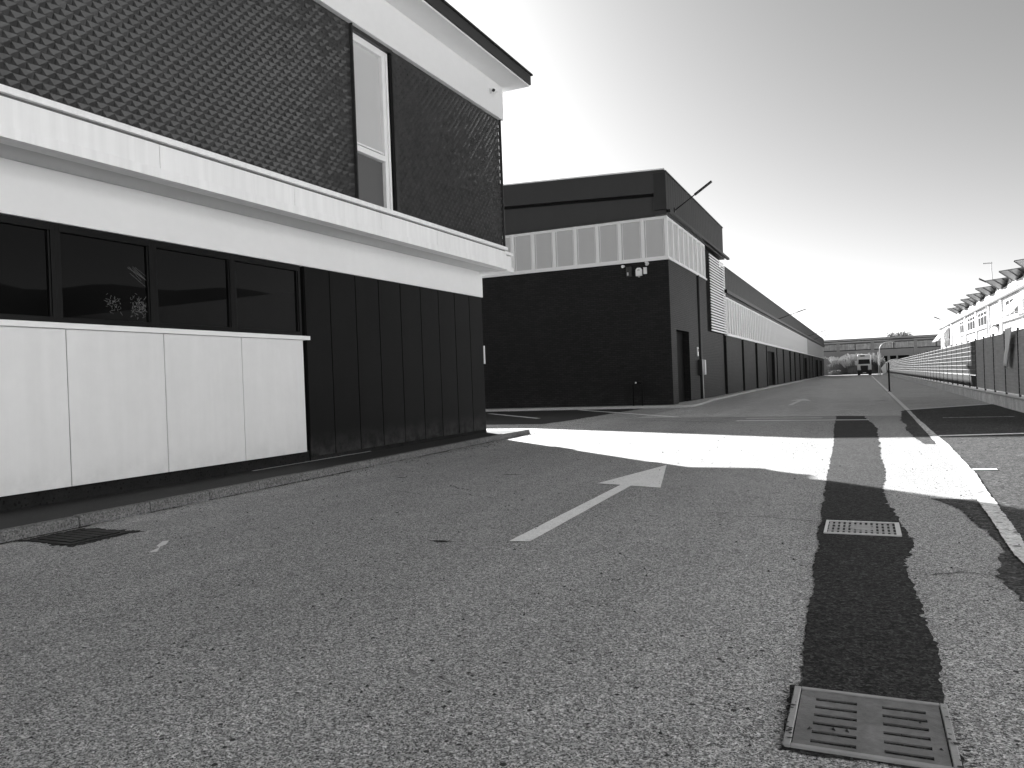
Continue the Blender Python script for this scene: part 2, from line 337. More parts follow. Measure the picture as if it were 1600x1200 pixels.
mark('bay_line', [(-12.5,34.72),(-12.3,34.85),(-6.0,27.4),(-6.2,27.25)], 'long oblique white bay line in front of the black brick end wall', 'road line', m='paint')
mark('pavement_line', [(-9.70,10.2),(-9.64,10.2),(-9.60,13.65),(-9.66,13.65)], 'thin white strip lying on the dark pavement along the office wall', 'white strip', z=.125, m='scrap')
mark('paint_scrap', [(-6.24,5.18),(-6.18,5.22),(-6.36,5.42),(-6.38,5.5),(-6.52,5.66),(-6.56,5.62),(-6.42,5.42),(-6.33,5.38)], 'small torn white scrap on the asphalt near the kerb', 'scrap', m='scrap')

# ------------------------------------------------------------------ drains
def fringe(x0,x1,y0,y1,amp,seed,z=.0025,m='patch'):
    p = ragged([(x0,y0),(x1,y0),(x1,y1),(x0,y1),(x0,y0)], .015, amp, seed)
    struct(MB().sheet(p[:-1], z).build('asphalt_patch', m))
fringe(-.36,.30,3.18,3.86,.014,71); fringe(-8.22,-7.28,5.16,5.98,.05,72)
fl = MB(); rnd = random.Random(5)
for i in range(60):
    a = rnd.uniform(0,6.28); s_ = rnd.uniform(.006,.02); x = -.03+rnd.choice([-1,1])*rnd.uniform(.29,.36); y = 3.52+rnd.uniform(-.34,.36)
    fl.add([(x+s_*math.cos(a+t_),y+s_*.6*math.sin(a+t_),.0165+rnd.uniform(0,.001)) for t_ in (0,1.3,2.7,4.1)], [(0,1,2,3)])
stuff(fl.build('dirt', 'pebble'))
t = thing('drain_grate', (-0.03,3.52,0), 'slotted iron drain cover at the near end of the dark asphalt strip', 'drain cover')
fr = MB()
for a in ((-.315,-.285,-.31,.31),(.285,.315,-.31,.31),(-.285,.285,-.31,-.285),(-.285,.285,.285,.31)): fr.box(a[0],a[1],a[2],a[3],-.05,.014)
fr.build('frame', 'iron_edge', t, local=True, bevel=.004)
pl = MB(); slots = [(-.235+i*.085) for i in range(6)]
xs = [-.28,-.215,-.045,.055,.225,.28]
pl.box(-.28,-.215,-.28,.28,-.04,.009); pl.box(-.045,.055,-.28,.28,-.04,.009); pl.box(.225,.28,-.28,.28,-.04,.009)
for x0,x1 in ((-.215,-.045),(.055,.225)):
    y0 = -.28
    for s_ in slots:
        pl.box(x0,x1,y0,s_-.015,-.04,.009); y0 = s_+.015
    pl.box(x0,x1,y0,.28,-.04,.009)
pl.build('plate', 'iron', t, local=True)
MB().box(-.285,.285,-.285,.285,-.055,-.042).build('pit', 'black', t, local=True)
t = thing('drain_grate', (-0.06,7.85,0), 'barred iron drain grid halfway along the dark asphalt strip', 'drain cover')
fr = MB()
for a in ((-.32,-.295,-.31,.31),(.28,.32,-.31,.31),(-.295,.28,-.31,-.285),(-.295,.28,.285,.31)): fr.box(a[0],a[1],a[2],a[3],-.05,.016)
fr.build('frame', 'steel', t, local=True)
gr = MB()
for i in range(12): gr.box(-.285+i*.047,-.258+i*.047,-.285,.285,-.03,.010)
for yy in (-.15,0,.15): gr.box(-.295,.28,yy-.02,yy+.02,-.034,.008)
gr.tube((0,0,-.02),(0,0,.0125),.11,.11,16)
gr.build('grid', 'iron_edge', t, local=True)
MB().box(-.295,.28,-.285,.285,-.055,-.042).build('pit', 'black', t, local=True)
t = thing('storm_drain', (-7.76,5.57,0), 'black iron gully cover against the kerb by the white panels', 'drain cover', rz=R(-3))
fr = MB(); fr.box(-.36,.36,-.34,.34,-.03,.010)
fr.build('frame', 'iron_dark', t, local=True, bevel=.005)
pl = MB()
for i in range(6): pl.box(-.29,.29,-.27+i*.095,-.20+i*.095,.005,.020)
pl.build('grid', 'iron_dark', t, local=True)

# ------------------------------------------------------------------ OFFICE (frame turned a degree against the road)
A0 = Vector((-9.89,18.9,0)); TH = 0.0175
def old2rf(x, y): return (x*math.cos(TH)+y*math.sin(TH), -x*math.sin(TH)+y*math.cos(TH))
ax, ay = old2rf(A0.x, A0.y)
A = thing('office_building', (ax,ay,0), 'two storey office with black relief tile, white beam and black glazing', 'building', rz=-TH)
def AB(mb, name, m, parent=None, **k):
    mb.v = [(x-A0.x, y-A0.y, z) for x,y,z in mb.v]
    return mb.build(name, m, parent or A, local=True, **k)
YS = -8.0
# core walls
AB(MB().box(-24,-10.02,YS,18.84,-.02,4.4), 'core_wall', 'black')
pn = MB()
dj = [11.60,12.35,13.19,14.02,14.87,15.73,16.56,17.37,18.16,18.90]
for a,b in zip(dj[:-1], dj[1:]): pn.box(-10.0,-9.89,a+.012,b-.012,.20,3.86)
AB(pn, 'black_panels', 'black_panel', bevel=.006)
pf = MB(); pf.box(-10.02,-9.915,11.6,18.9,.0,3.86); pf.box(-23.9,-10.0,18.845,18.93,0,3.86)
AB(pf, 'panel_backing', 'black')
AB(MB().box(-10.02,-9.895,11.60,18.905,.0,.195), 'plinth', 'plinth')
AB(MB().box(-10.02,-9.93,YS,11.60,.0,.33), 'plinth', 'plinth')
wp = MB()
wj = [-4.26,-2.69,-1.12,.45,2.02,3.59,5.16,6.72,8.28,9.86,11.42]
for a,b in zip(wj[:-1], wj[1:]): wp.box(-10.0,-9.82,a+.006,b-.006,.32,2.43)
AB(wp, 'white_panels', 'white_panel', bevel=.004)
AB(MB().box(-9.99,-9.835,YS,11.40,.33,2.42), 'panel_joint', 'joint')
AB(MB().box(-10.02,-9.76,YS,11.56,2.434,2.51), 'window_sill', 'white_metal', bevel=.006)
# ribbon windows
wm = [1.96,3.53,5.10,6.67,8.20,9.80,11.50]
first = None
for a,b in zip(wm[:-1], wm[1:]):
    w = MB(); l = b-a
    w.box(-10.0,-9.90,a,a+.06,2.512,3.855); w.box(-10.0,-9.90,b-.06,b,2.512,3.855)
    w.box(-10.0,-9.90,a+.06,b-.06,2.512,2.60); w.box(-10.0,-9.90,a+.06,b-.06,3.75,3.855)
    w.box(-9.975,-9.915,a+.06,a+.09,2.60,3.75); w.box(-9.975,-9.915,b-.09,b-.06,2.60,3.75)
    f = AB(w, 'window', 'black_frame', bevel=.005)
    AB(MB().box(-9.97,-9.945,a+.09,b-.09,2.60,3.75), 'pane', 'black_glass', f)
    if abs(a-6.67) < .01:     # remains of a peeled sticker and a few long scratches
        sc_ = MB(); rnd = random.Random(31)
        def scr(y, z, dy, dz, w):
            l = math.hypot(dy,dz); ny, nz = -dz/l*w, dy/l*w
            sc_.add([(-9.944,y+ny,z+nz),(-9.944,y-ny,z-nz),(-9.944,y+dy-ny,z+dz-nz),(-9.944,y+dy+ny,z+dz+nz)], [(0,1,2,3)])
        for i in range(150):
            cy_ = rnd.choice([7.55,7.95,8.0]); scr(cy_+rnd.gauss(0,.07), 2.84+rnd.gauss(0,.07), rnd.gauss(0,.03), rnd.gauss(0,.03), .0022)
        for i in range(7): scr(7.72+rnd.uniform(0,.2), 3.42+rnd.uniform(-.12,.05), .2+rnd.uniform(0,.1), -.09-rnd.uniform(0,.1), .0016)
        stuff(AB(sc_, 'scratches', 'joint', f))
AB(MB().box(-10.02,-9.90,YS,1.95,2.512,3.855), 'dark_wall', 'black_panel')
# white beam, soffit, band
AB(MB().box(-24,-9.86,YS,18.93,3.86,4.56), 'white_beam', 'white_wall', bevel=.008)
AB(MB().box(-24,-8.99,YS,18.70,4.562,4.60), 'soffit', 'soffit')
bd = MB()
jy = [YS,-3.2,0.4,3.95,7.62,10.36,12.9,15.1,17.1,18.68]
for a,b in zip(jy[:-1], jy[1:]): bd.box(-9.2,-8.97,a+.004,b-.004,4.66,5.0)
AB(bd, 'band', 'white_band', bevel=.006)
cp = MB(); cp.box(-9.2,-8.93,YS,18.72,5.035,5.12); cp.box(-9.2,-8.945,YS,18.70,4.52,4.658)
AB(cp, 'band_trim', 'white_band', bevel=.006)
AB(MB().box(-9.2,-9.0,YS,18.66,5.0,5.035), 'band_groove', 'groove')
eb = MB(); eb.box(-24,-9.04,18.725,19.13,4.62,4.92); eb.box(-24,-9.0,18.725,19.19,4.95,5.03); eb.box(-24,-9.0,18.725,19.17,4.50,4.617)
AB(eb, 'end_band', 'white_band', bevel=.006)
# upper storey wall backing and relief tiles
up = MB(); up.box(-24,-9.16,YS,12.36,5.0,8.66); up.box(-24,-9.16,13.80,18.86,5.0,8.66); up.box(-24,-9.6,12.36,13.80,5.0,8.66); up.box(-9.16,-9.088,18.872,18.902,5.13,8.64); up.box(-9.16,-9.088,12.335,12.362,5.13,8.64)
AB(up, 'upper_wall', 'tile')
tl = MB(); rnd = random.Random(2)
def tiles(y0, y1, z0, z1, x, py=.18, pz=.094):
    row = 0; z = z0
    while z < z1-.03:
        yy = y0 + .03 + (.5*py if row % 2 else 0)
        while yy < y1-.2:
            a, b = yy, min(yy+py, y1); zt = min(z+2*pz, z1)
            zm = z+pz
            # tapering wedge: long ramp from the left point up to a ridge, short bright facet on the right
            h = .055+rnd.uniform(-.004, .004)
            H = .046+rnd.uniform(-.008, .008); jz = rnd.uniform(-.006, .006)
            q = [(x,a,z+pz+.003),(x+rnd.uniform(0,.006),a,z),(x,a+.34*py,z+.26*pz+jz),(x,a+.86*py,z+.003),(x+H,a+.86*py,z+.97*pz+jz),(x,a+1.01*py,z+pz+.003)]
            tl.add(q, [(0,1,2),(1,3,2),(0,2,4),(2,3,4),(3,5,4),(5,0,4)])
            yy += py
        z += pz; row += 1
tiles(YS+.2,12.36,5.10,8.55,-9.155); tiles(13.80,18.90,5.10,8.55,-9.155)
AB(tl, 'relief_tiles', 'tile')
# tall window
w = MB(); X0, X1 = -9.5, -9.22
w.box(X0,X1,12.36,12.42,5.05,8.56); w.box(X0,X1,13.50,13.72,5.05,8.56); w.box(X0,X1,12.42,13.50,8.42,8.56)
w.box(X0,X1+.03,12.42,13.50,6.20,6.32); w.box(X0,X1-.02,12.42,13.50,6.36,6.40)
w.box(X0,X1+.04,13.60,13.66,5.05,8.50)
f = AB(w, 'tall_window', 'white_metal', bevel=.006)
AB(MB().box(-9.45,-9.30,12.42,13.50,6.40,8.42), 'pane', 'grey_glass', f)
AB(MB().box(-9.45,-9.30,12.42,13.50,5.05,6.20), 'pane', 'grey_glass_dark', f)
AB(MB().box(-9.5,-9.17,13.722,13.80,5.05,8.56), 'shadow_gap', 'black')
AB(MB().box(-9.5,-9.14,12.36,13.80,8.562,8.64), 'window_head', 'dark_metal')
# frieze, eave, roof edge
AB(MB().box(-24,-9.05,YS,19.0,8.642,9.55), 'frieze', 'white_wall', bevel=.008)
AB(MB().box(-24,-8.40,YS,19.33,9.552,9.60), 'eave_soffit', 'white_wall')
AB(MB().box(-24.4,-8.36,YS,19.38,9.602,9.86), 'roof_fascia', 'fascia')
AB(MB().box(-24.45,-8.31,YS,19.43,9.862,9.90), 'roof_capping', 'dark_metal')
# small things on the office
def rf(x, y, z): a, b = old2rf(x, y); return (a, b, z)
t = thing('security_camera', rf(-9.05,18.22,9.2), 'white security camera under the office eave near the corner', 'camera', rz=-TH)
MB().tube((0,0,0),(.05,0,0),.07,.07,14).build('mount', 'plastic_white', t, local=True)
MB().tube((.04,0,0),(.16,-.03,-.02),.022,.022,8).add([],[]).build('arm', 'plastic_white', t, local=True)
b_ = MB().tube((.13,.05,-.01),(.17,-.12,-.05),.06,.06,14).build('housing', 'plastic_white', t, local=True, bevel=.006)
MB().tube((.1702,-.121,-.0502),(.172,-.13,-.052),.042,.042,14).build('lens', 'lens', b_, local=True)
t = thing('wall_sign', rf(-9.9,18.96,2.02), 'thin white plate on the far corner of the office', 'sign', rz=-TH)
MB().box(-.5,.0,.0,.04,0,.5).build('plate', 'plastic_white', t, local=True)

# ------------------------------------------------------------------ WAREHOUSE
BX, BY, BE = -8.18, 36.1, 193.0
B = thing('warehouse', (BX,BY,0), 'long black brick warehouse with dark fascia and frosted window band', 'building')
def bb(x0,x1,y0,y1,z0,z1): return MB().box(x0,x1,y0,y1,z0,z1)
cols = [(50.9,52.2),(59.2,60.3),(67.0,68.5),(74.9,75.7),(84.3,85.3),(91.3,92.8),(99.6,101.7),(106.9,108.9),(115.8,117.7),(123.4,124.3),(137.0,138.6),(145.9,147.6),(154.7,155.6),(170.0,171.0),(182.5,183.5),(190.5,BE)]
doors = [(75.9,82.4),(124.5,131.5),(157,164.5),(171.5,180.5)]
# brick skin: end wall, corner block, bays
sk = MB()
sk.box(-45,BX,BY,BY+.3,.0,6.97)                # end wall
sk.box(BX-.3,BX,BY+.302,37.25,0,6.97); sk.box(BX-.3,BX,37.25,40.2,3.72,6.97); sk.box(BX-.3,BX,40.2,42.75,0,6.97); sk.box(BX-.3,BX,43.55,45.6,0,6.97)
sk.box(BX-.3,BX,45.6,50.9,0,4.0)
ed = 52.2
segs = []
stops = sorted(cols+doors)
prev = 52.2
for a,b in stops[1:]:
    if a > prev+.05: segs.append((prev,a))
    prev = b
for a,b in segs: sk.box(BX-.3,BX,a,b,0,4.0)
for a,b in doors: sk.box(BX-.3,BX,a,b,3.45,4.0)
sk.build('brick_wall', 'brick', B)
MB().box(-45,BX-.32,BY+.32,BE-.05,0,6.6).build('core_wall', 'black', B)
MB().box(-45,BX-.32,BY+.32,50,6.5,8.6).build('core_wall', 'black', B)
first = None
for a,b in cols:
    MB().box(BX-.4,BX-.16,a,b,0,4.0).build('column', 'black', B)
for a,b in doors:
    d = MB().box(BX-.35,BX-.28,a,b,0,3.45).build('door', 'black', B)
    fr = MB(); fr.box(BX-.25,BX-.02,a,a+.25,0,3.45); fr.build('frame', 'dark_metal', d)
d = MB().box(BX-.9,BX-.85,37.25,40.2,0,3.72).build('door', 'black', B)
for y in (40.2,37.2): MB().box(BX-.85,BX-.302,y,y+.05,0,3.72).build('reveal', 'brick', d)
MB().box(BX-.30,BX-.20,37.25,37.6,0,3.1).build('leaf', 'dark_metal', d)
MB().box(BX-.1,BX+.55,37.1,44.5,.0,.13).build('doorstep', 'concrete_pale', B, bevel=.02)
dp = MB(); dp.box(BX-.3,BX-.15,42.75,43.55,0,6.97); dp.tube((BX-.05,43.15,.1),(BX-.05,43.15,7.0),.13,.13,10); dp.build('downpipe', 'black_frame', B)
# window sills
sl = MB(); sl.box(-45,BX+.06,BY-.06,BY+.1,6.972,7.06); sl.box(BX-.1,BX+.06,BY+.102,45.7,6.972,7.06)
sl.build('sill', 'white_metal', B)
MB().box(BX-.1,BX+.07,52.3,BE,4.002,4.09).build('sill', 'white_metal', B)
def frost_window(y_axis, l, z0, z1):
    """frame and pane of one window in its own frame: along +y (road side) or +x (end wall)"""
    f = MB(); p = MB()
    def put(mb, u0,u1,d0,d1,za,zb):
        if y_axis: mb.box(-d1,-d0,u0,u1,za,zb)
        else: mb.box(u0,u1,d0,d1,za,zb)
    put(f, 0,.11,0,.13,z0,z1); put(f, l-.06,l,0,.13,z0,z1); put(f, .11,l-.06,.02,.13,z0,z0+.10); put(f, .11,l-.06,.02,.13,z1-.12,z1)
    put(f, .15,.18,.05,.13,z0+.1,z1-.12); put(f, l-.13,l-.10,.05,.13,z0+.1,z1-.12)
    put(p, .11,l-.06,.085,.11,z0+.10,z1-.12)
    return f, p
f, p = frost_window(False, 1.135, 7.062, 9.05)
x = -9.40; proto = None; k = 0
f2, p2 = frost_window(True, 1.185, 7.062, 9.05)
f3, p3 = frost_window(True, 1.16, 4.092, 6.62)
def place_windows(fm, pm, locs):
    proto = None
    for l in locs:
        if proto is None:
            proto = fm.build('window', 'pale_frame', B, local=True); proto.location = Vector(l)-B.location
            pm.build('pane', 'frost', proto, local=True)
        else:
            c = proto.copy(); COL.objects.link(c); c.parent = B; c.location = Vector(l)-B.location
            q = proto.children[0].copy(); COL.objects.link(q); q.parent = c
place_windows(f, p, [(-9.40-1.137*i, BY, 0) for i in range(18)])
place_windows(f2, p2, [(BX, BY+.04+1.187*i, 0) for i in range(8)])
place_windows(f3, p3, [(BX, 52.75+1.162*i, 0) for i in range(70)])
rest = MB(); ys0 = 52.75+1.162*70
for i in range(50):
    y0 = ys0+i*1.162
    if y0+1.16 > BE: break
    rest.box(BX-.13,BX,y0,y0+.11,4.092,6.62); rest.box(BX-.12,BX-.09,y0+.11,y0+1.16,4.092,6.62); rest.box(BX-.11,BX-.05,y0+1.02,y0+1.05,4.2,6.5)
stuff(rest.build('window_strip', 'frost', B))
cor = MB(); cor.box(-8.26,BX,BY,BY+.04,7.062,9.05); cor.box(-8.27,BX-.02,BY,BY+.02,7.062,9.05)
MB().box(-8.262,BX,BY-.003,BY+.04,7.062,9.05).build('corner_post', 'pale_frame', B)
# louvre between the two blocks
MB().box(BX-.6,BX-.2,45.6,46.9,4.0,9.1).build('recess', 'black', B)
lv = MB()
for i in range(28):
    z = 4.08+i*.168
    lv.hexa([(BX-.01,46.9,z+.01),(BX+.03,46.9,z),(BX+.03,52.3,z),(BX-.01,52.3,z+.01),(BX-.01,46.9,z+.095),(BX+.03,46.9,z+.095),(BX+.03,52.3,z+.095),(BX-.01,52.3,z+.10)])
lv.build('louvre', 'white_metal', B)
MB().box(BX-.45,BX-.3,46.9,52.3,4.0,9.1).build('louvre_backing', 'black', B)
MB().box(BX-.1,BX+.04,52.25,52.34,4.05,8.6).build('edge_trim', 'white_metal', B)
# end face: sloping top fascia up to a ridge, then falling away behind the office; lower panel set back
def zt(x): return 11.16+(-8.28-x)*.049 if x > -19.6 else max(8.9, 11.715-(-19.6-x)*.66)
xr = BX-.02; KX = [-45, -23.87, -19.6]
def raked(x0, x1, ya, yb, zb0, zb1, zt0, zt1):
    return MB().hexa([(x0,ya,zb0),(x1,ya,zb1),(x1,yb,zb1),(x0,yb,zb0),(x0,ya,zt0),(x1,ya,zt1),(x1,yb,zt1),(x0,yb,zt0)])
for a,b in zip(KX, KX[1:]+[xr]):
    lo_ = 1.07 if a >= -20 else .2
    raked(a+.002,b-.002,BY-.22,BY+.3,max(8.6,zt(a)-1.07),max(8.6,zt(b)-1.07),zt(a),zt(b)).build('end_fascia', 'fascia', B)
    e = .03 if b == xr else 0
    raked(a+.002,b+e-.002,BY-.26,BY+.34,zt(a)+.002,zt(b)+.002,zt(a)+.06,zt(b)+.06).build('roof_capping', 'pale_frame', B)
raked(-19.5,-8.72,BY-.04,BY+.3,9.06,9.06,zt(-19.5)-1.2,zt(-8.72)-1.2).build('end_panel', 'fascia', B)
MB().box(-19.4,-8.72,BY+.0,BY+.28,9.5,11.0).build('underside_shade', 'black', B)  # black strip painted as shade on the underside of the fascia
raked(-23.2,-19.502,BY-.03,BY+.29,9.06,9.06,9.10,zt(-19.5)-.2).build('end_panel', 'fascia', B)
MB().box(-23,-8.70,BY-.10,BY+.1,9.052,9.16).build('end_gutter', 'dark_metal', B)
# road side fascia with vertical ribs
def ribbed(y0,y1,z0,z1,x0,x1,step=.5):
    mb = MB(); y = y0
    while y < y1-.01:
        e = min(y+step, y1); mb.box(x0,x1,y,e-.025,z0,z1); y += step
    mb.box(x0,x1-.012,y0+.001,y1-.001,z0+.001,z1-.001); return mb
ribbed(BY-.24,51.9,9.30,11.04,-8.70,BX+.06).build('side_fascia', 'fascia_ridge', B)
MB().box(-8.74,BX+.10,BY-.26,51.95,11.042,11.10).build('roof_capping', 'dark_metal', B)
MB().box(-8.70,BX+.02,BY-.2,52.6,9.07,9.28).build('soffit', 'dark_metal', B)
MB().box(BX+.022,BX+.20,BY-.1,53.6,9.16,9.30).build('gutter', 'black_frame', B)
ribbed(52.35,BE,7.06,8.54,-8.50,BX+.06,.7).build('side_fascia', 'fascia_ridge', B)
MB().box(-8.6,BX+.08,52.35,BE,8.542,8.58).build('roof_capping', 'dark_metal', B)
MB().box(-8.70,BX+.03,52.35,BE,6.64,6.86).build('soffit', 'black_frame', B)
MB().box(BX+.032,BX+.20,52.0,BE,6.80,7.02).build('gutter', 'black_frame', B)
rf_ = MB(); rf_.box(-45,-8.6,52.2,BE,8.3,8.5); rf_.box(-45,-19.5,BY+.36,52.1,8.4,8.7); rf_.box(-19.4,-8.75,BY+.36,51.8,10.6,10.8)
rf_.build('roof', 'fascia', B)

# things fixed on the warehouse
def wall_lamp(loc, out, lift, fwd, label, s=1.0):
    t = thing('wall_lamp', loc, label, 'lamp', 'street lamps on the warehouse fascia')
    p0 = Vector((0,0,0)); p1 = Vector((out,fwd,lift)); d = (p1-p0).normalized()
    MB().box(-.02,.03,-.1,.1,-.12,.12).build('bracket', 'dark_metal', t, local=True)
    MB().tube(p0,p1,.035*s,.03*s,8).build('arm', 'dark_metal', t, local=True)
    side = Vector((0,1,0)); upv = d.cross(side).normalized()
    if upv.z < 0: upv = -upv
    h0, h1 = p1-d*.05, p1+d*.95*s
    pts = []
    for q, wd, th in ((h0,.07,.05),(h1,.13,.03)):
        pts.append([q-side*wd*s-upv*th*s, q+side*wd*s-upv*th*s, q+side*wd*s+upv*th*s, q-side*wd*s+upv*th*s])
    MB().add(pts[0]+pts[1], [(3,2,1,0),(4,5,6,7),(0,1,5,4),(1,2,6,5),(2,3,7,6),(3,0,4,7)]).build('lamp_head', 'dark_metal', t, local=True, bevel=.015)
    return t
wall_lamp((BX+.07,37.6,9.55), 1.05, .62, -.15, 'dark street lamp reaching out from the tall corner fascia')
wall_lamp((BX+.07,86.5,7.05), 2.0, .62, 0, 'dark street lamp on the low fascia, midway down the road')
wall_lamp((BX+.07,136,7.1), 2.0, .6, 0, 'dark street lamp far down the low fascia, first of the far pair')
wall_lamp((BX+.07,152,7.1), 2.0, .6, 0, 'dark street lamp last before the end of the warehouse', 1.0)
t = thing('alarm_siren', (-9.60,BY,6.31), 'white alarm siren with rounded top on the black end wall', 'siren')
prof = [(-.15,.0),(.15,.0),(.15,.30),(.08,.39),(-.08,.39),(-.15,.30)]
MB().prism(prof, 'y', -.12, 0).build('casing', 'plastic_white', t, local=True, bevel=.015)
MB().prism([(-.07,.24),(.07,.24),(.05,.30),(0,.33),(-.05,.30)], 'y', -.125, -.119).build('emblem', 'steel', t, local=True)
MB().tube((0,-.06,-.06),(0,-.06,0),.05,.05,10).build('strobe', 'steel', t, local=True)
t = thing('junction_box', (-9.30,BY,6.38), 'plain white box beside the alarm siren', 'box')
MB().box(-.08,.08,-.07,0,0,.32).build('casing', 'plastic_white', t, local=True, bevel=.01)
MB().tube((0,-.03,-.12),(0,-.03,0),.012,.012,6).build('cable', 'plastic_dark', t, local=True)
t = thing('wall_speaker', (-10.08,BY,6.32), 'dark grey control box on the end wall left of the siren', 'box')
MB().box(-.14,.14,-.12,0,0,.46).build('casing', 'plastic_dark', t, local=True, bevel=.01)
MB().box(-.09,-.02,-.125,-.119,.05,.2).build('label_plate', 'steel', t, local=True)
MB().box(.05,.12,-.14,-.119,.0,.46).build('side_rail', 'fascia', t, local=True)
t = thing('dome_camera', (-9.21,BY,6.87), 'round white dome camera under the sill above the junction box', 'camera')
MB().tube((0,0,0),(0,-.06,0),.10,.10,14).build('mount', 'plastic_white', t, local=True)
MB().sphere((0,-.10,0),.095,12,8).build('dome', 'plastic_white', t, local=True, smooth=True)
MB().sphere((-.05,-.16,-.02),.04,8,6).build('lens', 'lens', t, local=True, smooth=True)
t = thing('floodlight', (-10.34,BY,6.85), 'tiny white spot lamp under the sill, leftmost of the wall fittings', 'lamp')
MB().tube((0,0,0),(-.03,-.16,-.03),.05,.075,10).build('shade', 'plastic_white', t, local=True)
MB().box(-.03,.03,-.02,0,-.05,.05).build('mount', 'plastic_dark', t, local=True)
t = thing('hoop_barrier', (-9.80,35.72,.11), 'low black steel hoop standing against the black end wall', 'barrier')
hp = MB(); hp.tube((-.22,0,0),(-.22,0,1.0),.04,.04,10); hp.tube((.22,0,0),(.22,0,1.0),.04,.04,10)
pa = [Vector((.22*math.cos(a), 0, 1.0+.1*math.sin(a))) for a in [math.pi*i/8 for i in range(9)]]
for a,b in zip(pa[:-1], pa[1:]): hp.tube(a,b,.04,.04,8)
hp.build('hoop', 'black_frame', t, local=True)
MB().sphere((-.06,-.03,1.1),.045,8,6).build('reflector', 'plastic_white', t, local=True, smooth=True)
t = thing('intercom', (BX,42.2,2.48), 'small white intercom plate beside the tall doorway', 'intercom')
MB().box(0,.06,-.12,.12,0,.5).build('plate', 'plastic_white', t, local=True, bevel=.008)
MB().box(.061,.075,-.05,.05,.25,.4).build('speaker_grille', 'plastic_dark', t, local=True)
t = thing('meter_cabinet', (BX,42.7,1.45), 'black meter cabinet with white edge on the wall past the doorway', 'cabinet')
MB().box(0,.22,-.35,.35,0,.85).build('casing', 'plastic_dark', t, local=True, bevel=.01)
MB().box(.0,.25,.352,.60,.02,.83).build('side_plate', 'plastic_white', t, local=True)
MB().tube((.08,.5,-1.35),(.08,.5,.0),.03,.03,8).build('conduit', 'steel', t, local=True)

# ------------------------------------------------------------------ low wall and fence on the right
wall = thing('low_wall', (4.25,8,0), 'low stained concrete wall carrying the fence along the parking', 'wall')
wb = MB(); y = 8.0; rnd = random.Random(12)
while y < 181:
    l = rnd.choice([2.0,2.5,3.0]); e = rnd.uniform(-.015,.015); wb.box(4.25+e,4.62,y,min(y+l,181)-.012,-.02,.36+rnd.uniform(-.008,.008)); y += l
wb.build('wall_blocks', 'wall_concrete', wall, bevel=.02)
MB().box(4.22,4.64,8,181,.372,.41).build('coping', 'concrete_pale', wall, bevel=.01)
F = thing('fence', (4.42,20.9,0), 'long fence with dark screening below and open wire mesh above', 'fence')
post = None; lo = None; up_ = None; ne = None
PY = 2.49
for i in range(64):
    y = PY*i
    if post is None:
        mb = MB(); mb.box(-.03,.03,-.03,.03,.40,2.56); mb.box(-.035,.035,-.035,.035,2.56,2.58)
        post = mb.build('post', 'fence_post', F, local=True); cpost = post
    else: inst(post, F, (0,y,0))
    yc = 20.9+y
    if yc < 38.0:
        if ne is None:
            mb = MB(); mb.box(-.008,.008,.035,PY-.035,.48,2.5)
            for k in range(11): mb.box(-.022,-.0085,.035,PY-.035,.5+k*.198,.5+k*.198+.016)
            ne = mb.build('screen_panel', 'screen', F, local=True); ne.location = (0,y,0)
        else: inst(ne, F, (0,y,0))
    else:
        if lo is None:
            mb = MB(); mb.box(-.008,.008,.035,PY-.035,.48,.99); lo = mb.build('lower_screen', 'screen_far', F, local=True); lo.location = (0,y,0)
            mb = MB()
            for k in range(8): mb.box(-.022,.0,.035,PY-.035,1.02+k*.205,1.02+k*.205+.022)
            for k in range(14): mb.box(-.006,.006,.12+k*.175,.135+k*.175,1.0,2.5)
            up_ = mb.build('wire_mesh', 'wire', F, local=True); up_.location = (0,y,0)
            mb = MB()
            for k in range(8): mb.box(.008,.014,.04+k*.302,.04+k*.302+.25,1.0,2.5)
            sl_ = mb.build('infill_slats', 'slat', F, local=True); sl_.location = (0,y,0)
        else: inst(lo, F, (0,y,0)); inst(up_, F, (0,y,0)); inst(sl_, F, (0,y,0))
cl = MB(); n = 16; pts = []
for i in range(n+1):
    s = i/n; z = 2.62-1.3*s; y0 = 28.62+.9*s**1.5; w = 1.35*(1-s*.5)
    for j in range(7):
        u = j/6
        pts.append((4.30-.035*math.sin(u*9+s*3)*(.4+s)-.05*s, y0+w*u, z+.18*u*s))
cl.add(pts, [(i*7+j,i*7+j+1,(i+1)*7+j+1,(i+1)*7+j) for i in range(n) for j in range(6)])
o = cl.build('hanging_cloth', 'cloth', smooth=True); tag(o, 'torn white cloth hanging from the top of the fence', 'cloth')
sm = o.modifiers.new('thickness', 'SOLIDIFY'); sm.thickness = .006
t = thing('slim_post', (1.40,51.9,0), 'slim black post standing alone beside the white edge line', 'post')
MB().tube((0,0,0),(0,0,1.78),.05,.05,10).build('shaft', 'black_frame', t, local=True)
MB().tube((0,0,0),(0,0,.04),.11,.11,12).build('foot', 'dark_metal', t, local=True)
t = thing('end_wall', (3.6,184,0), 'pale curved wall closing the far end of the fence', 'wall')
prof = [(3.9-3.6,0),(6.6-3.6,0),(6.6-3.6,3.2),(5.4-3.6,3.1),(4.6-3.6,2.6),(3.95-3.6,1.9),(3.45-3.6,1.3)]
MB().prism(prof, 'y', 0, .4).build('panel', 'render_white', t, local=True)
MB().box(.2,3.1,-.08,.48,-.02,.12).build('footing', 'concrete_pale', t, local=True)

